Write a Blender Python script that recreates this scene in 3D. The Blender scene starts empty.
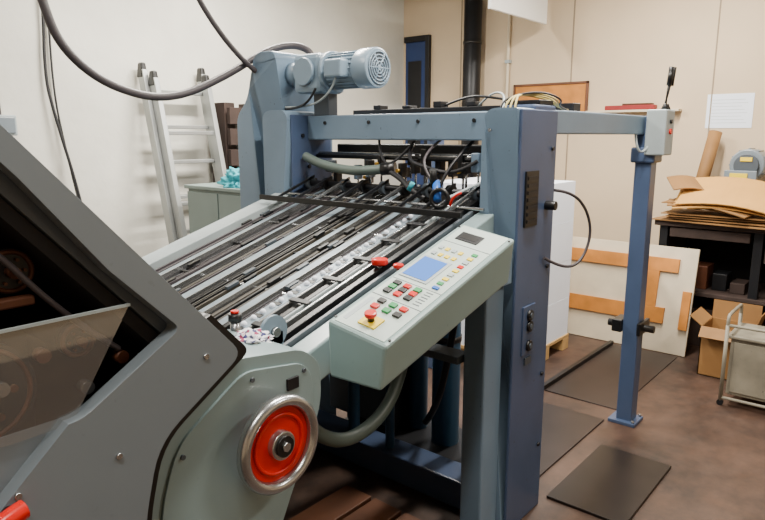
import bpy, bmesh, math, random
from mathutils import Vector, Matrix, noise
random.seed(7)
S = bpy.context.scene

# ------------------------------------------------------------------ materials
def lin(h):
    h = h.lstrip('#'); r = []
    for i in (0, 2, 4):
        c = int(h[i:i+2], 16)/255
        r.append(c/12.92 if c <= .04045 else ((c+.055)/1.055)**2.4)
    return r
MATS = {}
def mat(name, col, rough=.5, metal=0., var=.12, scale=6., bump=0., bscale=40., emis=0., spec=.5, grime=0.):
    if name in MATS: return MATS[name]
    m = bpy.data.materials.new(name); m.use_nodes = True
    nt = m.node_tree; b = nt.nodes['Principled BSDF']
    c = lin(col)
    b.inputs['Roughness'].default_value = rough
    b.inputs['Metallic'].default_value = metal
    b.inputs['Specular IOR Level'].default_value = spec
    tc = nt.nodes.new('ShaderNodeTexCoord')
    out = None
    if var > 0:
        n = nt.nodes.new('ShaderNodeTexNoise'); n.inputs['Scale'].default_value = scale
        n.inputs['Detail'].default_value = 5
        nt.links.new(tc.outputs['Object'], n.inputs['Vector'])
        r = nt.nodes.new('ShaderNodeValToRGB')
        r.color_ramp.elements[0].position = .3; r.color_ramp.elements[1].position = .7
        r.color_ramp.elements[0].color = [x*(1-var) for x in c]+[1]
        r.color_ramp.elements[1].color = [min(1, x*(1+var*.6)) for x in c]+[1]
        nt.links.new(n.outputs['Fac'], r.inputs['Fac'])
        out = r.outputs['Color']
        nt.links.new(out, b.inputs['Base Color'])
    else:
        b.inputs['Base Color'].default_value = c+[1]
    if grime > 0 and out is not None:   # small chips and oily specks on painted metal
        n4 = nt.nodes.new('ShaderNodeTexNoise'); n4.inputs['Scale'].default_value = 60; n4.inputs['Detail'].default_value = 8
        nt.links.new(tc.outputs['Object'], n4.inputs['Vector'])
        r4 = nt.nodes.new('ShaderNodeValToRGB')
        r4.color_ramp.elements[0].position = .68; r4.color_ramp.elements[0].color = (0, 0, 0, 1)
        r4.color_ramp.elements[1].position = .74; r4.color_ramp.elements[1].color = (grime, grime, grime, 1)
        nt.links.new(n4.outputs['Fac'], r4.inputs['Fac'])
        mx = nt.nodes.new('ShaderNodeMixRGB'); mx.inputs['Color2'].default_value = (.03, .028, .026, 1)
        nt.links.new(r4.outputs['Color'], mx.inputs['Fac']); nt.links.new(out, mx.inputs['Color1'])
        nt.links.new(mx.outputs['Color'], b.inputs['Base Color'])
    if bump > 0:
        n2 = nt.nodes.new('ShaderNodeTexNoise'); n2.inputs['Scale'].default_value = bscale
        nt.links.new(tc.outputs['Object'], n2.inputs['Vector'])
        bm = nt.nodes.new('ShaderNodeBump'); bm.inputs['Strength'].default_value = bump
        bm.inputs['Distance'].default_value = .01
        nt.links.new(n2.outputs['Fac'], bm.inputs['Height'])
        nt.links.new(bm.outputs['Normal'], b.inputs['Normal'])
    if emis > 0:
        b.inputs['Emission Color'].default_value = c+[1]
        b.inputs['Emission Strength'].default_value = emis
    MATS[name] = m
    return m

def floor_mat():
    m = mat('floor_mat', '#6d564c', .42, var=.0)
    nt = m.node_tree; b = nt.nodes['Principled BSDF']
    tc = nt.nodes.new('ShaderNodeTexCoord')
    n = nt.nodes.new('ShaderNodeTexNoise'); n.inputs['Scale'].default_value = 1.5; n.inputs['Detail'].default_value = 14
    n.inputs['Roughness'].default_value = .78
    nt.links.new(tc.outputs['Object'], n.inputs['Vector'])
    r = nt.nodes.new('ShaderNodeValToRGB')
    r.color_ramp.elements[0].position = .36; r.color_ramp.elements[0].color = lin('#231b18')+[1]
    r.color_ramp.elements[1].position = .68; r.color_ramp.elements[1].color = lin('#5b4336')+[1]
    nt.links.new(n.outputs['Fac'], r.inputs['Fac'])
    nt.links.new(r.outputs['Color'], b.inputs['Base Color'])
    n3 = nt.nodes.new('ShaderNodeTexNoise'); n3.inputs['Scale'].default_value = 9
    nt.links.new(tc.outputs['Object'], n3.inputs['Vector'])
    mr = nt.nodes.new('ShaderNodeMapRange'); mr.inputs['To Min'].default_value = .32; mr.inputs['To Max'].default_value = .6
    nt.links.new(n3.outputs['Fac'], mr.inputs['Value']); nt.links.new(mr.outputs['Result'], b.inputs['Roughness'])
    return m

FLOOR = floor_mat()
WHITEW = mat('white_plaster', '#dcdad0', .8, var=.14, scale=1.6, bump=.35, bscale=12)
BEIGE = mat('beige_board', '#ccb79a', .8, var=.08, scale=1.5, bump=.05)
CEIL = mat('ceiling_paint', '#b0b0aa', .9, var=.04)
SEAM = mat('seam_dark', '#8f806d', .9)
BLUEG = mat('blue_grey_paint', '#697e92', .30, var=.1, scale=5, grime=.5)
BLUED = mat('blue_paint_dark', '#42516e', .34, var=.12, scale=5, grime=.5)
GREYP = mat('press_grey', '#757f87', .30, var=.04, scale=4, grime=.1)
GREYD = mat('press_grey_dark', '#464e56', .42, grime=.2)
GREEN = mat('housing_green_grey', '#85999c', .28, var=.04, scale=4, grime=.1)
PANEL = mat('panel_green_grey', '#899f9e', .32, var=.05, grime=.15)
PANELT = mat('panel_face', '#b2c0ba', .4, var=.02)
LGREY = mat('light_grey', '#a0abae', .45, grime=.3)
BAND = mat('feed_board_grey', '#7e8d98', .34, metal=.2, var=.2, scale=14, grime=.6)
STEEL = mat('steel', '#b2b4b6', .25, metal=.9, var=.05)
ALU = mat('aluminium', '#a3a6a6', .38, metal=.6, var=.12)
MOTOR = mat('motor_paint', '#7b8fa0', .32, var=.05)
BLACK = mat('black_plastic', '#0f0f11', .38, var=0)
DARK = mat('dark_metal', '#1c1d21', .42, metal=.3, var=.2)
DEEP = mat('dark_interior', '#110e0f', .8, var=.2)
TAPE = mat('dark_tape', '#26241f', .55, var=.3, scale=20)
TAPEB = mat('brown_tape', '#3f3a32', .6, var=.3, scale=20)
RED = mat('red_plastic', '#d01408', .3, var=0)
REDW = mat('red_wheel', '#d2180a', .33, var=.05)
YEL = mat('yellow_plastic', '#e6c81a', .45, var=0)
GRN = mat('green_plastic', '#1f8a4a', .4, var=0)
BLUEB = mat('blue_button', '#2a62b8', .35, var=0)
SCREEN = mat('lcd_blue', '#4674c4', .22, var=0, emis=.22)
WHITE = mat('white_paper', '#e4eaf6', .7, var=.02)
CREAM = mat('cream_board', '#cdc0a8', .7, var=.12)
WOOD = mat('orange_wood', '#b8752a', .6, var=.22, scale=8)
WOODP = mat('pallet_wood', '#b8945f', .7, var=.2, scale=8)
WOODD = mat('dark_wood', '#382a25', .75, var=.3, scale=8)
PLANK = mat('plank_wood', '#643c24', .6, var=.3, scale=6)
CARD = mat('cardboard', '#8a6336', .75, var=.2, scale=4)
CARDL = mat('cardboard_light', '#c4924a', .75, var=.12, scale=4)
HOSE = mat('grey_hose', '#413c40', .45, var=.05)
HOSEG = mat('green_grey_hose', '#57645f', .45, var=.05)
CABLE = mat('black_cable', '#18181c', .5, var=0)
TAN = mat('tan_cable', '#c2b070', .5, var=0)
TEAL = mat('teal_cloth', '#3aa4b4', .85, var=.4, scale=25)
FPL = mat('floor_plate_metal', '#2e2523', .38, metal=.2, var=.25, scale=4)
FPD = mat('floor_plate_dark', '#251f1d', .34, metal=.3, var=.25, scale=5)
CAB = mat('cabinet_paint', '#7a8a87', .45, var=.06)
NAVY = mat('navy_door', '#1d3462', .5, var=.1)
TANK = mat('tank_blue', '#2a4c66', .38, var=.15)
RUST = mat('brown_metal', '#55301e', .5, metal=.3, var=.3, scale=15)
BRASS = mat('brass', '#b08a3c', .35, metal=.8, var=.1)
LAMPM = mat('lamp_white', '#f4f4f0', .5, var=0)
TUBEM = mat('lamp_tube', '#ffffff', .5, var=0, emis=6)
DIRTY = mat('dirty_beige', '#857f70', .5, var=.3, scale=7, grime=.7)
DRED = mat('dark_red', '#8a1c1c', .5)

def rag_mat():
    m = bpy.data.materials.new('patterned_rag'); m.use_nodes = True
    nt = m.node_tree; b = nt.nodes['Principled BSDF']; b.inputs['Roughness'].default_value = .9
    tc = nt.nodes.new('ShaderNodeTexCoord'); v = nt.nodes.new('ShaderNodeTexVoronoi'); v.inputs['Scale'].default_value = 110
    nt.links.new(tc.outputs['Object'], v.inputs['Vector'])
    r = nt.nodes.new('ShaderNodeValToRGB'); r.color_ramp.interpolation = 'CONSTANT'
    cs = ['#e0e0e6', '#3a3a68', '#e8e8ea', '#984060', '#d0d0dc', '#505068']
    e = r.color_ramp.elements
    e[0].color = lin(cs[0])+[1]; e[1].position = .35; e[1].color = lin(cs[1])+[1]
    for i, p in enumerate((.5, .66, .76, .88)):
        x = e.new(p); x.color = lin(cs[i+2])+[1]
    sp = nt.nodes.new('ShaderNodeSeparateColor')
    nt.links.new(v.outputs['Color'], sp.inputs['Color'])
    nt.links.new(sp.outputs['Red'], r.inputs['Fac']); nt.links.new(r.outputs['Color'], b.inputs['Base Color'])
    return m
RAG = rag_mat()

def plexi_mat():
    """clear acrylic: mostly see-through, a grey diffuse part standing in for pale reflections, and a mirror-like surface reflection"""
    m = bpy.data.materials.new('plexiglass'); m.use_nodes = True
    nt = m.node_tree; nt.nodes.remove(nt.nodes['Principled BSDF'])
    t = nt.nodes.new('ShaderNodeBsdfTransparent'); t.inputs['Color'].default_value = (.92, .93, .93, 1)
    dfs = nt.nodes.new('ShaderNodeBsdfDiffuse'); dfs.inputs['Color'].default_value = lin('#a7a5a4')+[1]
    gl = nt.nodes.new('ShaderNodeBsdfGlossy'); gl.inputs['Roughness'].default_value = .03; gl.inputs['Color'].default_value = (.9, .9, .9, 1)
    m1 = nt.nodes.new('ShaderNodeMixShader'); m1.inputs['Fac'].default_value = .20
    m2 = nt.nodes.new('ShaderNodeMixShader'); m2.inputs['Fac'].default_value = .16
    nt.links.new(t.outputs[0], m1.inputs[1]); nt.links.new(dfs.outputs[0], m1.inputs[2])
    nt.links.new(m1.outputs[0], m2.inputs[1]); nt.links.new(gl.outputs[0], m2.inputs[2])
    nt.links.new(m2.outputs[0], nt.nodes['Material Output'].inputs['Surface'])
    return m
PLEXI = plexi_mat()

# ------------------------------------------------------------------ helpers
def group(name):
    e = bpy.data.objects.new(name, None); e.empty_display_size = .1
    S.collection.objects.link(e); return e

def finish(name, me, m, parent=None, bevel=0., seg=2):
    o = bpy.data.objects.new(name, me); S.collection.objects.link(o)
    if m: me.materials.append(m)
    if parent: o.parent = parent
    if bevel > 0:
        md = o.modifiers.new('bevel', 'BEVEL'); md.width = bevel; md.segments = seg
        md.limit_method = 'ANGLE'; md.angle_limit = math.radians(40)
    return o

def hexa(name, p, m, parent=None, bevel=0.):
    me = bpy.data.meshes.new(name)
    me.from_pydata([tuple(x) for x in p], [], [(0, 1, 2, 3), (4, 5, 6, 7), (0, 1, 5, 4), (1, 2, 6, 5), (2, 3, 7, 6), (3, 0, 4, 7)])
    bm = bmesh.new(); bm.from_mesh(me); bmesh.ops.recalc_face_normals(bm, faces=bm.faces); bm.to_mesh(me); bm.free()
    return finish(name, me, m, parent, bevel)

def box(name, x0, x1, y0, y1, z0, z1, m, parent=None, bevel=0.):
    return hexa(name, [(x0, y0, z0), (x1, y0, z0), (x1, y1, z0), (x0, y1, z0),
                       (x0, y0, z1), (x1, y0, z1), (x1, y1, z1), (x0, y1, z1)], m, parent, bevel)

def cyl(name, p1, p2, r, m, parent=None, r2=None, n=28, bevel=0.):
    p1 = Vector(p1); p2 = Vector(p2); d = p2-p1
    bm = bmesh.new()
    bmesh.ops.create_cone(bm, cap_ends=True, cap_tris=False, segments=n, radius1=r, radius2=r if r2 is None else r2, depth=d.length)
    q = d.to_track_quat('Z', 'Y').to_matrix().to_4x4()
    bmesh.ops.transform(bm, matrix=Matrix.Translation((p1+p2)/2) @ q, verts=bm.verts)
    for f in bm.faces: f.smooth = len(f.verts) == 4
    me = bpy.data.meshes.new(name); bm.to_mesh(me); bm.free()
    return finish(name, me, m, parent, bevel)

def sph(name, c, r, m, parent=None, sc=(1, 1, 1), seg=20):
    bm = bmesh.new(); bmesh.ops.create_uvsphere(bm, u_segments=seg, v_segments=seg//2, radius=r)
    bmesh.ops.transform(bm, matrix=Matrix.Translation(c) @ Matrix.Diagonal((*sc, 1)), verts=bm.verts)
    for f in bm.faces: f.smooth = True
    me = bpy.data.meshes.new(name); bm.to_mesh(me); bm.free()
    return finish(name, me, m, parent)

def torus(name, c, axis, R, r, m, parent=None, flat=1.):
    q = Vector(axis).to_track_quat('Z', 'Y')
    vs = []; fs = []; N = 48; K = 12
    for i in range(N):
        a = 2*math.pi*i/N
        for j in range(K):
            b = 2*math.pi*j/K
            v = Vector(((R+r*math.cos(b))*math.cos(a), (R+r*math.cos(b))*math.sin(a), r*flat*math.sin(b)))
            vs.append(tuple(Vector(c)+q @ v))
            fs.append((i*K+j, ((i+1) % N)*K+j, ((i+1) % N)*K+(j+1) % K, i*K+(j+1) % K))
    me = bpy.data.meshes.new(name); me.from_pydata(vs, [], fs)
    for f in me.polygons: f.use_smooth = True
    return finish(name, me, m, parent)

def tube(name, pts, r, m, parent=None, res=8):
    cu = bpy.data.curves.new(name, 'CURVE'); cu.dimensions = '3D'; cu.bevel_depth = r; cu.bevel_resolution = 4
    cu.resolution_u = res; cu.use_fill_caps = True
    sp = cu.splines.new('NURBS'); sp.points.add(len(pts)-1)
    for i, p in enumerate(pts): sp.points[i].co = (*p, 1)
    sp.order_u = 3; sp.use_endpoint_u = True
    t = bpy.data.objects.new('tmp', cu); S.collection.objects.link(t)
    dg = bpy.context.evaluated_depsgraph_get(); dg.update()
    me = bpy.data.meshes.new_from_object(t.evaluated_get(dg)); me.name = name
    bpy.data.objects.remove(t); me.materials.clear()
    for f in me.polygons: f.use_smooth = True
    return finish(name, me, m, parent)

def fillet(poly, r, n=5):
    out = []; L = len(poly)
    rr = r if isinstance(r, (list, tuple)) else [r]*L
    for i in range(L):
        a = Vector(poly[i-1]); b = Vector(poly[i]); c = Vector(poly[(i+1) % L])
        q = min(rr[i], (a-b).length*.45, (c-b).length*.45)
        if q <= 1e-5: out.append(tuple(b)); continue
        s = b+(a-b).normalized()*q; e = b+(c-b).normalized()*q
        for k in range(n+1):
            t = k/n; out.append(tuple(s*(1-t)**2+b*2*t*(1-t)+e*t*t))
    return out

def prism(name, loops, axis, a0, a1, m, parent=None, bevel=0., seg=2):
    cu = bpy.data.curves.new(name, 'CURVE'); cu.dimensions = '2D'; cu.fill_mode = 'BOTH'; cu.extrude = abs(a1-a0)/2
    for lp in loops:
        sp = cu.splines.new('POLY'); sp.points.add(len(lp)-1)
        for i, p in enumerate(lp): sp.points[i].co = (p[0], p[1], 0, 1)
        sp.use_cyclic_u = True
    t = bpy.data.objects.new('tmp', cu); S.collection.objects.link(t)
    dg = bpy.context.evaluated_depsgraph_get(); dg.update()
    me = bpy.data.meshes.new_from_object(t.evaluated_get(dg)); me.name = name
    bpy.data.objects.remove(t); me.materials.clear()
    c = (a0+a1)/2
    bm = bmesh.new(); bm.from_mesh(me)
    bmesh.ops.remove_doubles(bm, verts=bm.verts, dist=1e-5)
    for v in bm.verts:
        x, y, z = v.co
        v.co = (x, c+z, y) if axis == 'Y' else ((c+z, x, y) if axis == 'X' else (x, y, c+z))
    bmesh.ops.dissolve_limit(bm, angle_limit=math.radians(1), verts=bm.verts, edges=bm.edges)
    bmesh.ops.recalc_face_normals(bm, faces=bm.faces); bm.to_mesh(me); bm.free()
    return finish(name, me, m, parent, bevel, seg)

def crumple(name, c, sx, sy, sz, m, seed=0):
    bm = bmesh.new(); bmesh.ops.create_icosphere(bm, subdivisions=5, radius=1)
    for v in bm.verts:
        n = noise.noise(v.co*1.6+Vector((seed, 0, 0)))*.5+abs(noise.noise(v.co*4+Vector((0, seed, 0))))*.5
        v.co *= (.75+n)
        v.co = Vector((c[0]+v.co.x*sx, c[1]+v.co.y*sy, c[2]+max(0, v.co.z+.15)*sz))
    for f in bm.faces: f.smooth = True
    me = bpy.data.meshes.new(name); bm.to_mesh(me); bm.free()
    return finish(name, me, m)

# ------------------------------------------------------------------ room
X1, Y1, ZC = 5.85, 4.6, 3.6
box('floor', -2.5, X1+.1, -3.1, Y1+.1, -.1, 0, FLOOR)
box('ceiling', -2.5, X1+.1, -3.1, Y1+.1, ZC, ZC+.1, CEIL)
box('wall_left', -2.5, X1+.1, Y1, Y1+.1, 0, ZC, WHITEW)
box('wall_far', X1, X1+.1, -3.1, Y1, 0, ZC, BEIGE)
box('wall_right', -2.5, X1, -3.1, -3.0, 0, ZC, BEIGE)
box('wall_behind', -2.6, -2.5, -3.1, Y1+.1, 0, ZC, BEIGE)
for i, y in enumerate((-1.04, .18, 1.40, 2.62, 3.84)):
    box('trim_%d' % (i+1), X1-.006, X1, y-.005, y+.005, 0, ZC, SEAM)
d = group('door_1')
box('leaf', X1-.03, X1-.002, 4.27, 4.55, 0.0, 2.60, NAVY, d, .004)
box('jamb', X1-.05, X1-.002, 4.22, 4.27, 0, 2.66, DARK, d, .003)
box('head', X1-.05, X1-.002, 4.27, 4.56, 2.60, 2.66, DARK, d, .003)
box('panel_upper', X1-.036, X1-.03, 4.33, 4.51, 1.5, 2.40, DARK, d, .003)
cyl('handle', (X1-.08, 4.32, 1.05), (X1-.03, 4.32, 1.05), .012, STEEL, d)

# ------------------------------------------------------------------ printing press (foreground left)
pr = group('printing_press')
go = fillet([(-.9, 1.95), (.03, 1.95), (.601, 1.313), (.70, 1.205), (.520, 1.093), (.484, .955), (.478, 0.02), (-.9, .02)],
            [.02, .15, 0, .03, .05, .05, .01, .01])
gi = fillet([(-.8, 1.83), (.09, 1.83), (.345, 1.545), (.459, 1.400), (.574, 1.282), (.399, 1.18), (-.8, 1.18)],
            [.02, .06, 0, 0, .015, .02, .02])
prism('guard_frame', [go, gi], 'Y', .925, .957, GREYP, pr, .006, 3)
me = bpy.data.meshes.new('plexi_pane'); me.from_pydata([(-.8, .944, 1.17), (.392, .944, 1.17), (.498, .944, 1.337), (-.8, .944, 1.337)], [], [(0, 1, 2, 3)])
finish('plexi_pane', me, PLEXI, pr)
box('plexi_edge', -.8, .497, .940, .946, 1.334, 1.338, LGREY, pr)
prism('guard_gap_strip', [fillet([(.46, .02), (.491, .02), (.497, .952), (.533, 1.086), (.722, 1.203), (.64, 1.290), (.60, 1.27), (.46, 1.13)], [0, 0, .05, .05, .02, 0, 0, 0])], 'Y', .932, .984, BLACK, pr)  # black strip standing in for the dark gap between guard and housing
# interior
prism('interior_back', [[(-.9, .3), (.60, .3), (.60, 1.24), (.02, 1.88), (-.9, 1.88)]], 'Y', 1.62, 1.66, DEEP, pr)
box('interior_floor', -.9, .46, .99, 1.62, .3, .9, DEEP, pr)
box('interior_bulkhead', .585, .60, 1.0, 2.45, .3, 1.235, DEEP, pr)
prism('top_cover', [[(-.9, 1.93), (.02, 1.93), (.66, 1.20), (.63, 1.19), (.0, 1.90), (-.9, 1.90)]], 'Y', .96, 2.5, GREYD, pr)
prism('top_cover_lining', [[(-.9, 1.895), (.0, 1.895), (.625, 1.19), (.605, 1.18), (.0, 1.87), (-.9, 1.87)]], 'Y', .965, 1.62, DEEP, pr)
box('far_side_frame', -.9, .5, 2.45, 2.5, 0, 1.2, GREYD, pr)
for i, (x, z, r) in enumerate([(.13, 1.40, .085), (.30, 1.22, .07), (.36, 1.40, .03), (.2, 1.60, .035), (.45, 1.27, .025), (-.2, 1.3, .12), (.25, 1.05, .05), (.02, 1.60, .03)]):
    cyl('roller_%d' % i, (x, 1.05, z), (x, 1.6, z), r, DARK if i % 2 else DEEP, pr)
    cyl('gear_%d' % i, (x, 1.03, z), (x, 1.05, z), r*1.15, DARK, pr, n=40)
    torus('gear_lip_%d' % i, (x, 1.03, z), (0, 1, 0), r*1.0, .004, RUST, pr)
    cyl('shaft_%d' % i, (x, 1.01, z), (x, 1.03, z), r*.3, RUST, pr)
    for k in range(6):
        a = k*math.tau/6
        cyl('gear_bolt_%d_%d' % (i, k), (x+r*.65*math.cos(a), 1.024, z+r*.65*math.sin(a)), (x+r*.65*math.cos(a), 1.03, z+r*.65*math.sin(a)), r*.09, RUST, pr, n=8)
for i in range(8):
    x = .02+i*.062; z = 1.20+.035*(i % 3)
    cyl('bolt_row_%d' % i, (x+.05, .99, z), (x+.05, 1.01, z), .011, RUST if i % 2 else STEEL, pr, n=10)
box('interior_crossbar', -.9, .38, 1.0, 1.02, 1.35, 1.365, RUST, pr, .003)
box('interior_crossbar_b', -.9, .28, 1.0, 1.02, 1.52, 1.53, DARK, pr, .003)
box('interior_plate', -.9, .30, 1.02, 1.03, 1.10, 1.24, GREYD, pr, .003)
tube('interior_hose', [(-.1, 1.0, 1.7), (.05, 1.0, 1.55), (.2, 1.0, 1.50), (.28, 1.0, 1.40), (.27, 1.0, 1.2), (.3, 1.0, 1.0)], .010, HOSE, pr)
tube('interior_cable', [(-.2, .995, 1.62), (.1, .995, 1.60), (.3, .995, 1.48), (.42, .995, 1.32), (.50, .995, 1.25)], .005, HOSE, pr)
# side housing
ho = fillet([(.720, 1.172), (.905, 1.146), (.957, 1.10), (.957, 1.0), (.86, .82), (.80, .70), (.80, 0), (.50, 0), (.505, .93), (.550, 1.055)],
            [.03, .05, .04, .04, .05, .05, 0, 0, .05, .04])
prism('side_housing', [ho], 'Y', .985, 1.22, GREEN, pr, .014, 4)
hi = fillet([(.742, 1.142), (.895, 1.118), (.925, 1.085), (.925, 1.0), (.83, .82), (.775, .70), (.775, .1), (.540, .1), (.545, .93), (.587, 1.045)],
            [.03, .04, .03, .03, .05, .05, 0, 0, .05, .04])
prism('housing_raised_panel', [hi], 'Y', .979, .99, GREEN, pr, .005, 3)
box('press_body', .42, .80, 1.22, 2.45, 0, .86, GREYD, pr, .01)
# hand wheel
WX, WZ = .790, .984
torus('wheel_rim', (WX, .936, WZ), (0, 1, 0), .091, .0125, STEEL, pr, 1.2)
cyl('wheel_disc', (WX, .955, WZ), (WX, .938, WZ), .086, REDW, pr, r2=.078, n=48)
torus('wheel_step', (WX, .936, WZ), (0, 1, 0), .062, .004, REDW, pr)
cyl('wheel_hub', (WX, .98, WZ), (WX, .922, WZ), .030, STEEL, pr, n=32, bevel=.002)
cyl('hub_cap', (WX, .922, WZ), (WX, .917, WZ), .022, BLACK, pr)
cyl('hub_bolt', (WX, .917, WZ), (WX, .912, WZ), .010, STEEL, pr, n=6)
cyl('wheel_shaft', (WX, .99, WZ), (WX, .95, WZ), .02, DARK, pr)
box('housing_badge', .850, .882, .974, .980, 1.068, 1.094, DARK, pr, .001)
for i, (x, z) in enumerate([(.76, 1.12), (.90, 1.10), (.595, 1.02), (.565, .80)]):
    cyl('screw_%d' % i, (x, .980, z), (x, .975, z), .005, GREYD, pr, n=12)
for i, (x, z) in enumerate([(.45, 1.10), (.30, 1.10), (.62, 1.22)]):
    cyl('guard_screw_%d' % i, (x, .926, z), (x, .921, z), .005, STEEL, pr, n=12)
cyl('guard_knob_stem', (.285, .925, 1.083), (.285, .905, 1.083), .008, BLACK, pr)
tube('guard_lever', [(.300, .905, 1.088), (.285, .903, 1.086), (.26, .90, 1.078), (.2, .90, 1.055)], .014, RED, pr)
cyl('adjuster_stem', (.89, 1.20, 1.10), (.89, 1.20, 1.175), .012, STEEL, pr)
cyl('adjuster_knob', (.89, 1.20, 1.172), (.89, 1.20, 1.19), .016, BLACK, pr)
cyl('adjuster_cap', (.89, 1.20, 1.19), (.89, 1.20, 1.197), .010, RED, pr, bevel=.002)
cyl('dial_plate', (1.00, 1.19, 1.12), (1.00, 1.20, 1.12), .042, MOTOR, pr, n=40)
cyl('dial_hub', (1.00, 1.18, 1.12), (1.00, 1.19, 1.12), .012, STEEL, pr)
box('dial_bracket', .95, 1.03, 1.19, 1.22, 1.02, 1.12, MOTOR, pr, .003)
crumple('cleaning_rag', (.86, 1.11, 1.141), .065, .05, .024, RAG, 3)

# ------------------------------------------------------------------ sheet feeder
sf = group('sheet_feeder')
def zp(x): return 1.31+.30*(x-2.12)
def sbox(name, x0, x1, y0, y1, d0, d1, m, bevel=0., parent=sf):
    return hexa(name, [(x0, y0, zp(x0)+d0), (x1, y0, zp(x1)+d0), (x1, y1, zp(x1)+d0), (x0, y1, zp(x0)+d0),
                       (x0, y0, zp(x0)+d1), (x1, y0, zp(x1)+d1), (x1, y1, zp(x1)+d1), (x0, y1, zp(x0)+d1)], m, parent, bevel)
col = fillet([(1.14, 0), (1.14, 1.70), (1.285, 1.70), (1.285, 0)], [0, .01, .07, 0], 8)
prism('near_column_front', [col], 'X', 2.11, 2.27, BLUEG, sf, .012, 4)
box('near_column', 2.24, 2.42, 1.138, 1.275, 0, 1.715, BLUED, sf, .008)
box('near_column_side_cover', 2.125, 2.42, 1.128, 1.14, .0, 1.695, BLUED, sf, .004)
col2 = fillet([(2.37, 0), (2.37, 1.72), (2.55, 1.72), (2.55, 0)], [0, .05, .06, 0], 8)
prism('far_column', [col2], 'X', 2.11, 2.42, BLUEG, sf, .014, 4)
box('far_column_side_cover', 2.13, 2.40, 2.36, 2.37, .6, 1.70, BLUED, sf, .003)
prism('drive_housing', [fillet([(2.50, 0), (2.50, 2.01), (2.66, 2.01), (2.73, 1.78), (2.82, 1.70), (2.82, 0)], [0, .04, .06, .06, .05, 0])], 'X', 2.16, 2.50, BLUEG, sf, .012, 3)
for i, z in enumerate((1.60, 1.45, 1.38)):
    cyl('far_bolt_%d' % i, (2.2+.04*i, 2.36, z), (2.2+.04*i, 2.352, z), .01, DARK, sf, n=12)
box('cross_beam', 2.24, 2.36, 1.27, 2.38, 1.580, 1.695, BLUEG, sf, .006)
for i in range(4):
    cyl('beam_bolt_%d' % i, (2.24, 1.4+.28*i, 1.66), (2.233, 1.4+.28*i, 1.66), .008, DARK, sf, n=10)
box('rear_cross_beam', 2.72, 2.80, 1.2, 2.5, 1.68, 1.74, DARK, sf, .004)
box('side_beam', 2.41, 3.52, 1.135, 1.225, 1.605, 1.70, BLUEG, sf, .006)
box('far_side_beam', 2.41, 3.52, 2.45, 2.53, 1.605, 1.70, BLUEG, sf, .006)
box('floor_cross_beam', 2.15, 2.30, 1.28, 2.38, 0, .13, BLUED, sf, .008)
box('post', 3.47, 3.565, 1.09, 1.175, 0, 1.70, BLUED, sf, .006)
box('post_foot', 3.44, 3.59, 1.06, 1.21, 0, .02, BLUED, sf, .003)
for i, (x, y) in enumerate([(3.455, 1.075), (3.575, 1.075)]):
    cyl('foot_bolt_%d' % i, (x, y, .02), (x, y, .035), .008, STEEL, sf, n=6)
box('post_head', 3.45, 3.585, 1.07, 1.195, 1.46, 1.54, BLUED, sf, .01)
box('post_catch', 3.45, 3.585, 1.175, 1.23, .53, .60, BLACK, sf, .006)
cyl('post_catch_pin', (3.52, 1.02, .56), (3.52, 1.27, .56), .020, BLACK, sf)
box('post_catch_plate', 3.44, 3.60, 1.07, 1.09, .53, .60, BLACK, sf, .004)
box('joystick_box', 3.43, 3.57, 1.02, 1.12, 1.50, 1.73, LGREY, sf, .008)
for i in range(2):
    cyl('joystick_%d' % i, (3.49+.03*i, 1.05+.015*i, 1.73), (3.50+.04*i, 1.04, 1.90), .005, BLACK, sf)
    cyl('joystick_grip_%d' % i, (3.497+.037*i, 1.042, 1.85), (3.505+.042*i, 1.038, 1.94), .012, BLACK, sf)
    cyl('joystick_boot_%d' % i, (3.49+.03*i, 1.05, 1.73), (3.49+.03*i, 1.05, 1.76), .02, BLACK, sf, r2=.008)
cyl('post_button', (3.50, 1.02, 1.62), (3.50, 1.01, 1.62), .014, RED, sf)
cyl('post_button_b', (3.50, 1.02, 1.67), (3.50, 1.01, 1.67), .010, BLACK, sf)
tube('post_cable', [(3.44, 1.1, 1.55), (3.40, 1.12, 1.5), (3.36, 1.14, 1.56), (3.38, 1.15, 1.61)], .006, LGREY, sf)
box('far_post', 3.47, 3.56, 2.45, 2.53, 0, 1.70, BLUED, sf, .006)
# near column fittings
box('vent_plate', 2.165, 2.265, 1.120, 1.129, 1.26, 1.47, BLACK, sf, .002)
for i in range(7):
    box('vent_slat_%d' % i, 2.175, 2.255, 1.116, 1.121, 1.275+i*.027, 1.288+i*.027, DARK, sf)
cyl('lock_knob', (2.35, 1.13, 1.33), (2.35, 1.085, 1.33), .018, BLACK, sf, bevel=.003)
for i, z in enumerate((.905, .86, .78)):
    cyl('socket_%d' % i, (2.24, 1.128, z), (2.24, 1.112, z), .022, BLACK, sf, bevel=.003)
    cyl('socket_ring_%d' % i, (2.24, 1.113, z), (2.24, 1.109, z), .011, GREYD, sf)
box('socket_plate', 2.19, 2.29, 1.122, 1.129, .745, .945, BLUED, sf, .002)
box('rating_plate', 2.22, 2.27, 1.122, 1.129, .70, .73, GREYD, sf)
for i, z in enumerate((.62, .30, 1.55, 1.08)):
    cyl('side_bolt_%d' % i, (2.38, 1.128, z), (2.38, 1.12, z), .008, DARK, sf, n=12)
for i, z in enumerate((1.62, 1.2)):
    cyl('front_bolt_%d' % i, (2.11, 1.25, z), (2.104, 1.25, z), .007, STEEL, sf, n=10)
box('column_head_box', 2.30, 2.42, 1.15, 1.26, 1.715, 1.735, DARK, sf, .004)
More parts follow.
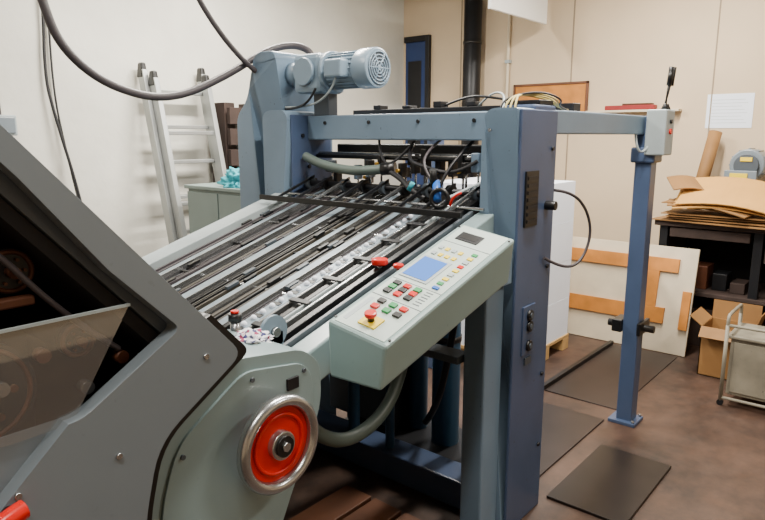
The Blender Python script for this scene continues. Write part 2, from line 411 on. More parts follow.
for k in range(4):
    tube('head_cable_%d' % k, [(2.2, 1.2+.02*k, 1.70), (2.21, 1.2+.02*k, 1.73), (2.26, 1.22, 1.755), (2.36, 1.2-.01*k, 1.75+.006*k), (2.44, 1.18-.02*k, 1.74), (2.52, 1.18, 1.715), (2.62, 1.18, 1.705)], .004, TAN if k < 3 else CABLE, sf)
tube('loop_cable', [(2.36, 1.10, 1.39), (2.44, 1.06, 1.38), (2.53, 1.03, 1.30), (2.56, 1.02, 1.19), (2.51, 1.04, 1.08), (2.42, 1.08, 1.07), (2.34, 1.12, 1.12)], .006, HOSE, sf)

# drive motor on the beam
MX, MZ = 2.28, 1.900
cyl('motor_body', (MX, 2.21, MZ), (MX, 2.01, MZ), .078, MOTOR, sf, n=36)
for i in range(22):
    a = i*math.tau/22
    c = Vector((math.cos(a), 0, math.sin(a)))
    p = Vector((MX, 0, MZ))+c*.081
    cyl('motor_fin_%d' % i, (p.x, 2.20, p.z), (p.x, 2.02, p.z), .004, MOTOR, sf, n=6)
cyl('motor_cowl', (MX, 2.03, MZ), (MX, 1.935, MZ), .090, MOTOR, sf, n=40, bevel=.008)
cyl('fan_grille', (MX, 1.936, MZ), (MX, 1.932, MZ), .073, GREYD, sf, n=40)
for i in range(5):
    torus('grille_ring_%d' % i, (MX, 1.931, MZ), (0, 1, 0), .010+.015*i, .003, MOTOR, sf)
for i in range(3):
    a = i*math.pi/3
    cyl('grille_spoke_%d' % i, (MX+.073*math.cos(a), 1.931, MZ+.073*math.sin(a)), (MX-.073*math.cos(a), 1.931, MZ-.073*math.sin(a)), .003, MOTOR, sf, n=8)
cyl('motor_flange', (MX, 2.23, MZ), (MX, 2.21, MZ), .094, MOTOR, sf, n=36, bevel=.003)
box('gearbox', MX-.08, MX+.10, 2.23, 2.42, MZ-.10, MZ+.085, MOTOR, sf, .025)
cyl('gearbox_cover', (MX-.08, 2.33, MZ), (MX-.10, 2.33, MZ), .065, MOTOR, sf, bevel=.004)
cyl('gearbox_output', (MX, 2.42, MZ), (MX, 2.51, MZ), .06, MOTOR, sf)
box('motor_terminal_box', MX-.13, MX-.07, 2.05, 2.16, MZ-.04, MZ+.04, MOTOR, sf, .01)
box('motor_bracket', MX+.0, MX+.07, 2.26, 2.36, 1.69, 1.81, GREYD, sf, .006)
tube('motor_cable', [(MX-.11, 2.10, MZ-.04), (MX-.11, 2.12, MZ-.10), (MX-.08, 2.3, 1.73), (MX-.06, 2.5, 1.74)], .005, LGREY, sf)
tube('motor_cable_b', [(MX-.09, 2.25, MZ-.08), (MX-.10, 2.28, MZ-.14), (MX-.08, 2.4, 1.73), (MX-.06, 2.5, 1.73)], .006, CABLE, sf)

# feed table
sbox('feed_table_plate', .93, 2.36, 1.30, 2.47, -.055, -.032, DARK, .002)
sbox('far_side_rail', .93, 2.12, 2.36, 2.475, -.05, .012, LGREY, .004)
sbox('near_side_rail', .96, 2.12, 1.225, 1.300, -.11, .0, GREEN, .006)
sbox('lower_end_plate', .93, .98, 1.24, 2.47, -.11, -.02, DARK, .004)
random.seed(3)
ys = [2.24, 2.08, 1.95, 1.78, 1.64]
for i, y in enumerate(ys):
    w = (.018, .013, .024, .016, .020)[i]
    sbox('feed_board_%d' % i, 1.0, 2.33, y-w, y+w, -.03, -.002, BAND, .002)
    sbox('board_edge_%d' % i, 1.0, 2.33, y-w-.003, y-w, -.03, .001, STEEL, 0)
k = 0
yy = 1.335
while yy < 2.35:
    near = [abs(yy-y) < .030 for y in ys]
    if not any(near) and not (1.50 < yy < 1.58):
        w = random.choice((.0025, .004, .0055))
        sbox('tape_%d' % k, 1.0+random.uniform(0, .05), 2.30, yy-w, yy+w, -.031, -.016+random.uniform(-.008, .008), random.choice((TAPE, BLACK, TAPE, TAPEB, DARK, HOSE, STEEL) if k % 4 == 0 else (TAPE, BLACK, TAPEB, HOSE)), 0)
        if k % 2 == 0:
            for q in range(2):
                x = random.uniform(1.1, 2.1)
                sbox('tape_clip_%d_%d' % (k, q), x, x+.05, yy-.008, yy+.008, -.014, -.003, random.choice((BLACK, GREYD, BLACK, DARK)), 0)
        k += 1
    yy += .0125
for q, x in enumerate((1.15, 1.40, 1.66, 1.88)):
    cyl('table_cross_rod_%d' % q, (x, 1.60, zp(x)-.022), (x, 2.34, zp(x)-.022), .006, STEEL if q % 2 else DARK, sf, n=10)
sbox('ball_strip', 1.02, 2.05, 1.515, 1.565, -.03, .004, BAND, .003)
for i in range(26):
    x = 1.06+i*.038
    sph('ball_%d' % i, (x, 1.54, zp(x)+.006), .0105, WHITE, sf, seg=12)
    if i % 2 == 0:
        sbox('ball_slot_%d' % i, x+.010, x+.026, 1.522, 1.558, .004, .006, BLACK, 0)
sbox('lay_rail_a', 1.0, 2.2, 1.480, 1.490, -.02, .018, STEEL, .002)
sbox('lay_rail_b', 1.0, 2.2, 1.440, 1.462, -.02, .010, BLACK, .002)
sbox('lay_rail_b2', 1.04, 2.2, 1.415, 1.423, -.02, .020, LGREY, .002)
sbox('lay_rail_c', 1.02, 2.2, 1.385, 1.395, -.02, .022, STEEL, .002)
sbox('lay_rail_d', 1.02, 2.2, 1.345, 1.370, -.02, .014, BLACK, .002)
sbox('lay_rail_e', 1.0, 2.1, 1.305, 1.320, -.03, .012, GREYD, .002)
for i in range(6):
    x = 1.16+i*.15
    sbox('lay_clip_%d' % i, x, x+.02, 1.40, 1.49, .02, .025, DARK, .002)
def bar(name, x, d, r, m, y0=1.26, y1=2.40):
    cyl(name, (x, y0, zp(x)+d), (x, y1, zp(x)+d), r, m, sf, n=16)
box('hold_down_bar', 1.967, 1.983, 1.28, 2.42, 1.300, 1.324, BLACK, sf, .002)
bar('roller_shaft_low', 1.05, .015, .008, BLACK, 1.28, 2.34)
bar('roller_shaft_top', 2.22, .03, .014, DARK)
bar('roller_shaft_mid', 2.10, .02, .006, STEEL)
for i in range(9):
    y = 1.36+i*.12
    cyl('feed_wheel_%d' % i, (2.22, y, zp(2.22)+.03), (2.22, y+.025, zp(2.22)+.03), .030, BLACK if i % 2 else GREYD, sf)
    hexa('hold_arm_%d' % i, [(1.985, y, 1.303), (1.985, y+.008, 1.303), (2.24, y+.008, zp(2.24)+.05), (2.24, y, zp(2.24)+.05),
                             (1.985, y, 1.315), (1.985, y+.008, 1.315), (2.24, y+.008, zp(2.24)+.062), (2.24, y, zp(2.24)+.062)], DARK if i % 3 else STEEL, sf)
for i, (x, y, r) in enumerate([(1.60, 1.355, .028), (1.60, 1.275, .018)]):
    z = zp(x)
    cyl('knob_stem_%d' % i, (x, y, z-.02), (x, y, z+.03), .007, STEEL, sf)
    cyl('red_knob_%d' % i, (x, y, z+.022), (x, y, z+.022+r*.8), r, RED, sf, bevel=.005)
# feeder head
box('head_carrier', 2.38, 2.50, 1.35, 2.3, 1.50, 1.56, DARK, sf, .006)
bar('head_shaft', 2.32, .14, .012, STEEL, 1.27, 2.38)
cyl('head_shaft_b', (2.30, 1.27, 1.50), (2.30, 2.38, 1.50), .010, BLACK, sf)
random.seed(11)
for i in range(20):
    y = 1.33+i*.048; z0 = random.uniform(1.35, 1.47); x = 2.24+random.uniform(-.03, .14)
    box('sucker_body_%d' % i, x, x+.045, y, y+random.uniform(.018, .04), z0, z0+random.uniform(.04, .12), random.choice((BLACK, DARK, GREYD, DARK, BLUEG)), sf, .004)
    cyl('sucker_rod_%d' % i, (x+.02, y+.01, z0-.06), (x+.02, y+.01, z0+.02), .005, STEEL, sf, n=10)
    if i % 3 == 0:
        cyl('sucker_fitting_%d' % i, (x-.012, y+.015, z0+.03), (x+.01, y+.015, z0+.03), .009, BRASS, sf, n=8)
tube('vacuum_hose_a', [(2.20, 2.34, 1.50), (2.19, 2.25, 1.47), (2.19, 2.1, 1.445), (2.19, 1.95, 1.44), (2.22, 1.84, 1.455)], .022, HOSEG, sf)
cyl('hose_coupling', (2.21, 1.86, 1.452), (2.235, 1.80, 1.458), .028, BLACK, sf)
tube('vacuum_hose_b', [(2.22, 1.84, 1.45), (2.2, 1.74, 1.42), (2.16, 1.66, 1.37), (2.18, 1.6, 1.34)], .012, CABLE, sf)
tube('vacuum_hose_c', [(2.30, 1.95, 1.6), (2.24, 1.9, 1.5), (2.22, 1.8, 1.46), (2.3, 1.72, 1.6)], .006, CABLE, sf)
tube('air_hose_d', [(2.32, 1.45, 1.58), (2.2, 1.47, 1.50), (2.15, 1.5, 1.40), (2.14, 1.52, 1.34)], .007, CABLE, sf)
tube('air_hose_e', [(2.32, 1.62, 1.58), (2.18, 1.60, 1.53), (2.12, 1.56, 1.46), (2.14, 1.5, 1.38)], .006, HOSE, sf)
tube('air_hose_f', [(2.36, 1.40, 1.50), (2.3, 1.36, 1.42), (2.2, 1.38, 1.40), (2.1, 1.42, 1.36)], .006, LGREY, sf)
tube('air_hose_g', [(2.34, 1.78, 1.56), (2.2, 1.72, 1.50), (2.16, 1.58, 1.47), (2.2, 1.46, 1.44), (2.24, 1.38, 1.5)], .008, CABLE, sf)
cyl('clamp_lever_body', (2.05, 1.44, 1.35), (2.08, 1.47, 1.42), .016, BLUEB, sf)
cyl('clamp_lever_grip', (2.08, 1.48, 1.40), (2.06, 1.47, 1.47), .015, BLACK, sf)
torus('clamp_ring', (2.05, 1.43, 1.36), (1, .3, 0), .034, .009, BLACK, sf)
tube('red_lever', [(2.02, 1.36, 1.34), (2.0, 1.34, 1.38), (2.02, 1.31, 1.39)], .005, RED, sf)
cyl('blue_knob', (2.1, 1.62, 1.38), (2.1, 1.6, 1.41), .010, TEAL, sf)
for i in range(5):
    y = 1.5+i*.2
    box('valve_block_%d' % i, 2.72, 2.79, y, y+.05, 1.74, 1.755+.008*(i % 3), DARK, sf, .004)
tube('valve_hose', [(2.75, 1.7, 1.74), (2.7, 1.6, 1.80), (2.65, 1.5, 1.79), (2.5, 1.42, 1.72), (2.4, 1.36, 1.70)], .005, LGREY, sf)
tube('valve_hose_b', [(2.76, 1.9, 1.75), (2.72, 1.75, 1.79), (2.7, 1.6, 1.78), (2.7, 1.45, 1.75)], .006, CABLE, sf)

# control console
A = [Vector((1.12, .93, 1.105)), Vector((1.74, .93, 1.290)), Vector((1.74, 1.125, 1.322)), Vector((1.12, 1.125, 1.135))]
B = [Vector((1.125, .95, .985)), Vector((1.745, .95, 1.150)), Vector((1.745, 1.125, 1.16)), Vector((1.125, 1.125, .98))]
hexa('console_body', B+A, PANEL, sf, .008)
NV = (A[1]-A[0]).cross(A[3]-A[0]).normalized()
def pp(p, q, h=0.):
    return A[0]*(1-p)*(1-q)+A[1]*p*(1-q)+A[2]*p*q+A[3]*(1-p)*q+NV*h
def pbox(name, p0, p1, q0, q1, h0, h1, m, bevel=0.):
    return hexa(name, [pp(p0, q0, h0), pp(p1, q0, h0), pp(p1, q1, h0), pp(p0, q1, h0),
                       pp(p0, q0, h1), pp(p1, q0, h1), pp(p1, q1, h1), pp(p0, q1, h1)], m, sf, bevel)
pbox('console_face', .02, .98, .08, .92, 0, .0015, PANELT)
pbox('console_groove_a', .255, .26, .08, .92, .0015, .002, GREYD)
pbox('console_groove_b', .40, .404, .08, .92, .0015, .002, GREYD)
pbox('console_groove_c', .80, .804, .08, .92, .0015, .002, GREYD)
pbox('estop_plate', .055, .125, .34, .62, .0015, .006, YEL)
cyl('estop_stem', pp(.09, .48, .006), pp(.09, .48, .022), .009, BLACK, sf)
cyl('estop_button', pp(.09, .48, .020), pp(.09, .48, .032), .016, RED, sf, bevel=.003)
for j, (p, q, m) in enumerate([(.18, .28, BLACK), (.18, .46, GRN), (.18, .66, RED), (.225, .28, RED), (.225, .46, GRN), (.225, .66, BLACK),
                               (.30, .40, BLACK), (.30, .58, RED), (.30, .76, BLACK), (.335, .40, RED), (.335, .58, BLACK), (.335, .76, GRN), (.37, .4, GRN), (.37, .58, RED), (.37, .76, BLACK)]):
    pbox('button_%d' % j, p-.014, p+.014, q-.055, q+.055, .0015, .008, m, .001)
pbox('screen_frame', .43, .635, .40, .90, .0015, .004, LGREY, .001)
pbox('screen', .445, .62, .45, .86, .004, .005, SCREEN)
pbox('key_blue', .42, .44, .18, .28, .0015, .006, BLUEB, .001)
for j in range(8):
    m = [GRN, YEL, LGREY, YEL, RED, LGREY, YEL, GRN][j]
    pbox('soft_key_%d' % j, .46+j*.04, .482+j*.04, .20, .29, .0015, .005, m, .0008)
for j in range(4):
    pbox('side_key_%d' % j, .66, .685, .42+j*.12, .49+j*.12, .0015, .005, YEL if j < 3 else LGREY, .0008)
    pbox('side_key_b%d' % j, .72, .745, .42+j*.12, .49+j*.12, .0015, .005, YEL if j % 2 == 0 else LGREY, .0008)
pbox('counter_display', .84, .92, .40, .80, .0015, .004, DARK, .001)
pbox('counter_digits', .86, .90, .46, .74, .004, .0045, BLACK)
pbox('label_strip', .05, .23, .80, .87, .0015, .002, LGREY)
for j in range(6):
    pbox('label_line_%d' % j, .28+j*.02, .287+j*.02, .17, .28, .0015, .002, GREYD)
for i, p in enumerate((.04, .96)):
    for j, q in enumerate((.04, .96)):
        cyl('console_screw_%d%d' % (i, j), pp(p, q, 0), pp(p, q, .002), .004, DARK, sf, n=10)
sbox('console_bracket', 1.25, 1.95, 1.125, 1.225, -.10, -.02, GREEN, .004)
box('console_column_arm', 1.72, 2.12, 1.14, 1.225, 1.05, 1.17, BLUEG, sf, .006)
# under structure
box('support_post', 1.98, 2.11, 1.165, 1.26, 0, 1.20, BLUEG, sf, .008)
sbox('under_table_shade', 1.2, 2.3, 1.32, 2.4, -.16, -.06, DARK, .004)  # dark block put in as shade beneath the feed table
box('far_under_panel', 1.0, 2.11, 2.38, 2.42, 0, .93, GREYD, sf, .004)  # dark panel added to deepen the shade under the machine
box('rear_under_panel', 2.36, 2.38, 1.95, 2.36, .13, 1.25, GREYD, sf, .004)  # second dark panel, also added for the shade under the machine
tube('air_hose_main', [(2.1, 1.6, 1.1), (2.08, 1.6, .85), (1.95, 1.53, .66), (1.8, 1.5, .53), (1.6, 1.5, .49), (1.44, 1.5, .57), (1.3, 1.5, .75), (1.2, 1.5, .95)], .026, HOSEG, sf)
tube('air_hose_second', [(2.2, 1.7, 1.1), (2.15, 1.7, .8), (2.0, 1.65, .72), (1.9, 1.7, .8), (1.85, 1.75, 1.05)], .018, HOSEG, sf)
tube('air_hose_third', [(2.28, 1.45, 1.1), (2.26, 1.5, .7), (2.3, 1.6, .35), (2.42, 1.75, .2)], .016, CABLE, sf)
for i, (x, y, r, h) in enumerate([(2.55, 1.72, .07, 1.0), (2.6, 1.93, .05, 1.05), (2.47, 1.52, .035, 1.15), (2.2, 1.80, .022, 1.2), (2.22, 2.05, .03, 1.2)]):
    cyl('air_tank_%d' % i, (x, y, .012 if i < 3 else .13), (x, y, h), r, TANK, sf, bevel=.01)
    cyl('tank_band_%d' % i, (x, y, h*.6), (x, y, h*.6+.03), r+.004, BLACK, sf)
box('pump_base', 2.38, 2.72, 1.45, 2.3, .012, .06, DARK, sf, .004)
box('pump_body', 2.40, 2.70, 1.98, 2.28, .06, .5, DARK, sf, .02)
box('lower_guard_bar', 1.96, 2.05, 1.27, 2.35, .74, .77, GREYD, sf, .004)
box('lift_chain_guard', 2.30, 2.36, 1.30, 1.40, .13, 1.5, BLUED, sf, .004)

# ------------------------------------------------------------------ hose / cables from ceiling
tube('motor_supply_hose', [(1.02, 2.8, ZC), (1.06, 2.78, 3.0), (1.12, 2.74, 2.45), (1.16, 2.7, 2.12), (1.22, 2.7, 1.94), (1.41, 2.7, 1.80), (1.70, 2.7, 1.755), (2.04, 2.7, 1.90), (2.25, 2.68, 2.03), (2.38, 2.62, 2.07), (2.44, 2.54, 2.04), (2.44, 2.53, 2.0)], .018, HOSE)
tube('signal_cable', [(1.60, 2.8, ZC), (1.70, 2.75, 2.7), (1.80, 2.70, 2.35), (1.92, 2.68, 2.14), (2.08, 2.66, 1.97), (2.16, 2.65, 1.92)], .013, HOSE)
tube('wall_cable', [(1.97, 4.575, ZC), (1.98, 4.57, 2.5), (1.94, 4.57, 2.0), (1.97, 4.55, 1.75), (2.07, 4.5, 1.2), (2.1, 4.4, .6), (2.1, 4.35, 0.01)], .010, CABLE)
tube('wall_cable', [(2.0, 4.58, ZC), (2.01, 4.58, 2.5), (1.99, 4.58, 1.9), (2.03, 4.56, 1.5), (2.1, 4.5, .9), (2.15, 4.4, .3), (2.15, 4.38, 0.01)], .007, CABLE)
eb = group('electrical_box')
box('case', 1.59, 1.72, 4.52, Y1, 1.60, 1.73, LGREY, eb, .008)
box('cover', 1.605, 1.705, 4.51, 4.52, 1.615, 1.715, GREYP, eb, .004)
tube('conduit', [(1.65, 4.57, ZC), (1.63, 4.57, 2.2), (1.64, 4.57, 1.72)], .010, HOSE, eb)
cyl('gland', (1.68, 4.56, 1.60), (1.68, 4.56, 1.57), .012, BLACK, eb)

# ------------------------------------------------------------------ ladder
la = group('aluminium_ladder')
def lp(s, X, off=0.):
    return Vector((X, 4.06+.46*s-off, 2.08*s))
for j, off in enumerate((0., .085)):
    for i, X in enumerate((2.62+.03*j, 3.13-.03*j)):
        a = lp(0, X, off); b = lp(1-.03*j, X, off)
        hexa('rail_%d_%d' % (j, i), [a+Vector((-.020, -.04, 0)), a+Vector((.020, -.04, 0)), a+Vector((.020, .04, 0)), a+Vector((-.020, .04, 0)),
                                     b+Vector((-.020, -.04, 0)), b+Vector((.020, -.04, 0)), b+Vector((.020, .04, 0)), b+Vector((-.020, .04, 0))], ALU, la, .003)
        hexa('foot_%d_%d' % (j, i), [b+Vector((-.026, -.043, -.06)), b+Vector((.026, -.043, -.06)), b+Vector((.026, .043, -.06)), b+Vector((-.026, .043, -.06)),
                                     b+Vector((-.018, -.03, .05)), b+Vector((.018, -.03, .05)), b+Vector((.018, .03, .05)), b+Vector((-.018, .03, .05))], BLACK, la, .012)
for i in range(8):
    s = .05+i*.125
    a = lp(s, 2.63, 0); b = lp(s, 3.12, 0)
    box('rung_%d' % i, a.x, b.x, a.y-.035, a.y+.025, a.z-.014, a.z+.014, ALU, la, .004)
    if i in (2, 4, 6):
        box('rear_rung_%d' % i, a.x+.03, b.x-.03, a.y-.11, a.y-.06, a.z-.06, a.z-.03, ALU, la, .004)

# ------------------------------------------------------------------ cabinet + cloth + upright pallets
cb = group('storage_cabinet')
box('carcass', 2.56, 3.0, 3.2, 3.92, 0, 1.24, CAB, cb, .006)
box('top', 2.54, 3.02, 3.18, 3.94, 1.24, 1.265, CAB, cb, .004)
for i in range(2):
    box('door_leaf_%d' % i, 2.545, 2.56, 3.21+i*.355, 3.555+i*.355, .06, 1.22, CAB, cb, .003)
    cyl('pull_%d' % i, (2.53, 3.53+i*.08, .8), (2.53, 3.53+i*.08, .9), .006, STEEL, cb)
crumple('cleaning_cloth', (2.68, 3.46, 1.265), .12, .18, .11, TEAL, 9)
wp = group('wooden_pallet')
for i in range(11):
    box('slat_%d' % i, 3.2, 3.85, 4.30-.004*i, 4.34-.004*i, .04+i*.165, .17+i*.165, WOODD, wp, .003)
    box('slat_back_%d' % i, 3.2, 3.85, 4.50, 4.53, .04+i*.165, .17+i*.165, WOODD, wp, .003)
for i in range(3):
    box('bearer_%d' % i, 3.2+i*.27, 3.3+i*.27, 4.33, 4.50, 0, 1.86, WOODD, wp, .003)

# ------------------------------------------------------------------ paper stack on pallet
ps = group('paper_stack')
for i in range(3):
    box('pallet_bearer_%d' % i, 3.76+i*.33, 3.86+i*.33, 1.93, 2.74, 0, .09, WOODP, ps, .003)
for i in range(6):
    box('pallet_board_%d' % i, 3.75, 4.52, 1.93+i*.143, 2.03+i*.143, .09, .115, WOODP, ps, .003)
z = .115; i = 0
while z < 1.27:
    h = .29
    dx = random.uniform(-.001, .001)
    box('ream_layer_%d' % i, 3.76+dx, 4.51+dx, 1.94+dx, 2.73+dx, z, min(z+h-.0008, 1.28), WHITE, ps, .0006)
    z += h; i += 1

# ------------------------------------------------------------------ floor plates, rail, planks
box('floor_plate', 2.48, 3.12, .77, 1.12, 0, .014, FPD, None, .002)
box('feeder_base_plate', 2.44, 3.43, 1.225, 1.685, 0, .010, FPL, None, .002)
box('feeder_base_plate', 3.62, 4.82, 1.22, 1.685, 0, .006, FPL, None, .002)
box('floor_rail', 2.76, 4.82, 1.69, 1.72, 0, .03, BLACK, None, .002)
for i in range(3):
    box('wooden_plank', 1.35, 1.95, 1.36+i*.17, 1.51+i*.17, 0, .03, PLANK, None, .003)

# ------------------------------------------------------------------ leaning board with battens
lb = group('leaning_board')
def lbp(y, s, off):
    return Vector((4.875+.15*s-off, y, .0+.78*s+off*.2))
def lbox(name, y0, y1, s0, s1, o0, o1, m):
    hexa(name, [lbp(y0, s0, o0), lbp(y1, s0, o0), lbp(y1, s0, o1), lbp(y0, s0, o1), lbp(y0, s1, o0), lbp(y1, s1, o0), lbp(y1, s1, o1), lbp(y0, s1, o1)], m, lb, .002)
lbox('sheet', 1.18, 2.5, 0, 1, 0, .02, CREAM)
lbox('batten_top', 1.30, 2.5, .76, .89, .02, .04, WOOD)
lbox('batten_mid', 1.36, 2.5, .27, .42, .02, .04, WOOD)
lbox('batten_upright', 1.43, 1.53, .42, .76, .02, .04, WOOD)
lbox('batten_right', 1.19, 1.25, .24, .60, .02, .04, WOOD)

# ------------------------------------------------------------------ workbench
wb = group('workbench')
box('top', 5.06, 5.78, .1, 1.53, .93, .97, WOODD, wb, .004)
for i, (x, y) in enumerate([(5.1, 1.44), (5.1, .14), (5.7, 1.44), (5.7, .14), (5.1, .8)]):
    box('leg_%d' % i, x, x+.06, y, y+.06, 0, .93, DARK, wb, .003)
box('shelf', 5.08, 5.76, .12, 1.51, .42, .45, WOODD, wb, .003)
box('back_panel', 5.75, 5.77, .12, 1.51, .05, .93, DEEP, wb)
box('side_panel', 5.16, 5.74, 1.46, 1.48, .05, .93, WOODD, wb)
box('drawer', 5.07, 5.6, .2, .78, .72, .92, WOODD, wb, .004)
box('drawer_mid', 5.08, 5.6, .88, 1.42, .85, .92, WOODD, wb, .004)
for i in range(4):
    y = .9+i*.13
    box('shelf_tin_%d' % i, 5.2+.03*(i % 2), 5.4, y, y+.10, .45, .53+.05*(i % 3), [WOODD, DARK, RUST, DARK][i], wb, .006)
box('shelf_carton', 5.15, 5.5, .2, .6, .45, .65, CARD, wb, .004)
box('lower_carton', 5.2, 5.6, .25, .9, .0, .22, RUST, wb, .004)
box('lower_carton_b', 5.2, 5.6, 1.0, 1.38, .0, .3, WOODD, wb, .004)
cs = group('cardboard_stack')
random.seed(8)
def loose(name, cx, cy, cz, lx, ly, yaw, tx, ty, m, th=.007, curl=0.):
    """a flat carton sheet, yawed about z, tilted (tx along x, ty along y) and curled"""
    vs = []; N = 8
    for i in range(N+1):
        v = -ly/2+ly*i/N
        for u in (-lx/2, lx/2):
            x = cx+u*math.cos(yaw)-v*math.sin(yaw); y = cy+u*math.sin(yaw)+v*math.cos(yaw)
            vs.append((x, y, cz+u*tx+v*ty+curl*math.cos(math.pi*v/ly)))
    fs = [(2*i, 2*i+1, 2*i+3, 2*i+2) for i in range(N)]
    me = bpy.data.meshes.new(name); me.from_pydata(vs, [], fs)
    o = finish(name, me, m, cs); s_ = o.modifiers.new('s', 'SOLIDIFY'); s_.thickness = th; s_.offset = 1
    return o
for i in range(4):
    loose('flat_%d' % i, 5.19+random.uniform(-.02, .02), 1.08+random.uniform(-.06, .06), .972+i*.018, .36, .80, random.uniform(-.14, .14), 0, 0, CARD, .008)
loose('folded_a', 5.18, 1.22, 1.065, .34, .50, .25, .05, .14, CARD, .008, .02)
loose('folded_b', 5.17, 1.16, 1.085, .36, .60, -.2, .08, .10, CARD, .008, .03)
loose('folded_c', 5.18, 1.06, 1.110, .38, .70, .12, .32, .06, CARDL, .008, .04)
loose('folded_d', 5.17, 1.00, 1.150, .40, .74, .02, .42, .10, CARDL, .008, .05)
loose('folded_e', 5.24, 1.34, 1.22, .26, .30, .5, .30, .12, CARD, .008, .03)
ct = group('cardboard_tube')
cyl('tube_body', (5.60, 1.40, .988), (5.74, 1.32, 1.63), .05, CARD, ct)
cyl('tube_bore', (5.74, 1.32, 1.63), (5.7405, 1.3197, 1.632), .042, WOODD, ct)
gm = group('bench_motor')
box('base', 5.48, 5.68, .90, 1.14, .97, 1.10, GREYD, gm, .006)
cyl('upright', (5.57, 1.03, 1.10), (5.57, 1.03, 1.30), .06, GREYP, gm)
cyl('barrel', (5.50, 1.03, 1.38), (5.74, 1.03, 1.38), .12, GREYP, gm, bevel=.01)
cyl('cap', (5.47, 1.03, 1.38), (5.50, 1.03, 1.38), .085, GREYD, gm, bevel=.004)
box('switch_box', 5.46, 5.51, .95, 1.17, 1.16, 1.34, GREYP, gm, .004)
box('label', 5.453, 5.461, 1.01, 1.13, 1.27, 1.32, YEL, gm, .001)
box('label_upper', 5.464, 5.471, .99, 1.07, 1.41, 1.44, YEL, gm, .001)
for i in range(12):
    a = i*math.tau/12
    cyl('rib_%d' % i, (5.52, 1.03+.12*math.cos(a), 1.38+.12*math.sin(a)), (5.72, 1.03+.12*math.cos(a), 1.38+.12*math.sin(a)), .007, GREYP, gm, n=6)

# ------------------------------------------------------------------ cardboard box (open)
bx = group('cardboard_box')
x0, x1, y0, y1, h = 4.56, 4.84, .72, 1.02, .34
box('bottom', x0, x1, y0, y1, 0, .006, CARD, bx)
box('side_a', x0, x0+.006, y0, y1, 0, h, CARD, bx)
box('side_b', x1-.006, x1, y0, y1, 0, h, CARD, bx)
box('side_c', x0, x1, y0, y0+.006, 0, h, CARD, bx)
box('side_d', x0, x1, y1-.006, y1, 0, h, CARD, bx)
def flap(name, a, b, d):
    a = Vector(a); b = Vector(b); d = Vector(d); n = (b-a).cross(d).normalized()*.005
    hexa(name, [a, b, b+d, a+d, a+n, b+n, b+d+n, a+d+n], CARD, bx)
flap('flap_a', (x0, y0, h), (x0, y1, h), (-.06, 0, -.06))
flap('flap_b', (x1, y0, h), (x1, y1, h), (.01, 0, .13))
flap('flap_c', (x0, y0, h), (x1, y0, h), (0, -.04, .13))
flap('flap_d', (x0, y1, h), (x1, y1, h), (0, .08, .06))

# ------------------------------------------------------------------ metal cart
mc = group('metal_cart')
cx0, cx1, cy0, cy1 = 4.10, 4.45, .16, .775
box('body', cx0+.02, cx1-.02, cy0+.02, cy1-.02, .07, .42, DIRTY, mc, .006)
box('door_panel', cx0+.012, cx0+.02, cy0+.04, cy1-.04, .09, .40, DIRTY, mc, .003)
box('tray', cx0, cx1, cy0, cy1, .42, .44, DIRTY, mc, .006)
for i, (x, y) in enumerate([(cx0, cy0), (cx0, cy1), (cx1, cy0), (cx1, cy1)]):
    cyl('leg_%d' % i, (x, y, .03), (x, y, .5), .011, DIRTY, mc)
    cyl('caster_%d' % i, (x-.01, y, .018), (x+.01, y, .018), .018, DARK, mc)
tube('handle', [(cx0, cy1, .5), (cx0, cy1, .555), (cx0+.05, cy1, .56), (cx1-.05, cy1, .56), (cx1, cy1, .555), (cx1, cy1, .5)], .010, DIRTY, mc)
cyl('rail_front', (cx0, cy0, .5), (cx0, cy1, .5), .009, DIRTY, mc)
cyl('rail_low', (cx0, cy0, .05), (cx0, cy1, .05), .009, DIRTY, mc)

# ------------------------------------------------------------------ things on the far wall
pb = group('pin_board')
box('panel', X1-.02, X1-.002, 2.46, 3.18, 1.72, 2.08, WOOD, pb, .002)
for nm, a in (('edge_top', (2.44, 3.20, 2.07, 2.09)), ('edge_bottom', (2.44, 3.20, 1.71, 1.73)), ('edge_l', (3.18, 3.20, 1.71, 2.09)), ('edge_r', (2.44, 2.46, 1.71, 2.09))):
    box(nm, X1-.03, X1-.002, a[0], a[1], a[2], a[3], PLANK, pb, .002)
ws = group('wall_ledge')
box('board', X1-.10, X1, 1.62, 2.42, 1.80, 1.820, CREAM, ws, .003)
box('red_tray', X1-.09, X1-.01, 1.82, 2.25, 1.82, 1.86, DRED, ws, .006)
box('dark_book', X1-.08, X1-.01, 1.85, 2.10, 1.86, 1.875, RUST, ws, .003)
nt_ = group('paper_notice')
box('sheet', X1-.004, X1-.001, 1.09, 1.43, 1.66, 1.93, WHITE, nt_)
for i in range(8):
    box('line_%d' % i, X1-.005, X1-.004, 1.13+(i % 3)*.02, 1.39, 1.70+i*.026, 1.7025+i*.026, LGREY, nt_)
vp = group('duct_pipe')
cyl('pipe', (5.73, 3.63, 0), (5.73, 3.63, ZC), .09, DARK, vp, n=32)
for i, z in enumerate((.6, 1.9, 2.5, 3.1)):
    cyl('clamp_%d' % i, (5.73, 3.63, z), (5.73, 3.63, z+.03), .095, BLACK, vp)
cd = group('wall_conduit')
cyl('conduit', (5.82, 3.27, 0), (5.82, 3.27, ZC), .015, CREAM, cd)
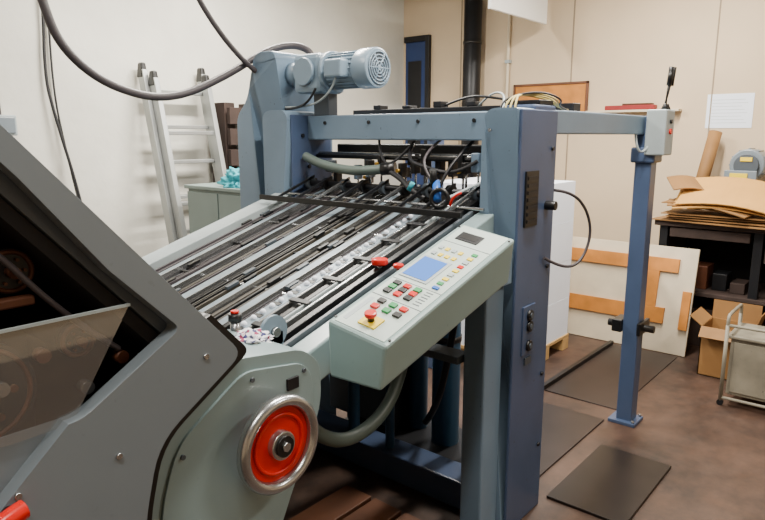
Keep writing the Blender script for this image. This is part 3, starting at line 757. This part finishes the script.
for i in range(5):
    box('clip_%d' % i, 5.80, X1, 3.245, 3.295, .5+i*.6, .53+i*.6, LGREY, cd)

# ------------------------------------------------------------------ lamps
def lamp(x, y, z, P, L=1.2, col=(1, .94, .84)):
    g = group('ceiling_lamp')
    dx, dy = L/2, .09
    box('housing', x-dx, x+dx, y-dy, y+dy, z, z+.07, LAMPM, g, .006)
    for s in (-1, 1):
        cyl('tube_%d' % s, (x-dx*.95, y+.045*s, z-.016), (x+dx*.95, y+.045*s, z-.016), .014, TUBEM, g)
        cyl('rod_%d' % s, (x+dx*.7*s, y, z+.07), (x+dx*.7*s, y, ZC), .006, STEEL, g)
    li = bpy.data.lights.new('tube_light', 'AREA'); li.shape = 'RECTANGLE'; li.size = 2*dx; li.size_y = 2*dy
    li.energy = P; li.color = col
    lo = bpy.data.objects.new('tube_light', li); S.collection.objects.link(lo); lo.parent = g
    lo.location = (x, y, z-.035)
for x, y, z, P in [(2.9, 3.3, 3.2, 175), (2.0, .9, 3.2, 115), (4.3, 1.4, 3.2, 150), (-.3, .2, 3.2, 45), (.6, 2.9, 3.2, 50), (2.8, -1.0, 3.2, 55)]:
    lamp(x, y, z, P)
hs = group('hanging_sign')
box('board', 4.75, 5.75, 2.84, 2.87, 2.61, 3.0, LAMPM, hs, .003)
for i, x in enumerate((4.85, 5.65)):
    cyl('wire_%d' % i, (x, 2.855, 3.0), (x, 2.855, ZC), .004, STEEL, hs)

w = bpy.data.worlds.new('world'); S.world = w; w.use_nodes = True
w.node_tree.nodes['Background'].inputs[0].default_value = (.8, .85, .9, 1)
w.node_tree.nodes['Background'].inputs[1].default_value = .2

# ------------------------------------------------------------------ camera
cam = bpy.data.cameras.new('camera'); co = bpy.data.objects.new('camera', cam); S.collection.objects.link(co)
co.location = (0, 0, 1.6)
p = math.radians(11); yaw = math.radians(40)
fw = Vector((math.cos(yaw)*math.cos(p), math.sin(yaw)*math.cos(p), -math.sin(p)))
co.rotation_euler = fw.to_track_quat('-Z', 'Y').to_euler()
cam.lens = 36*640/765; cam.sensor_width = 36; cam.clip_start = .02
S.camera = co
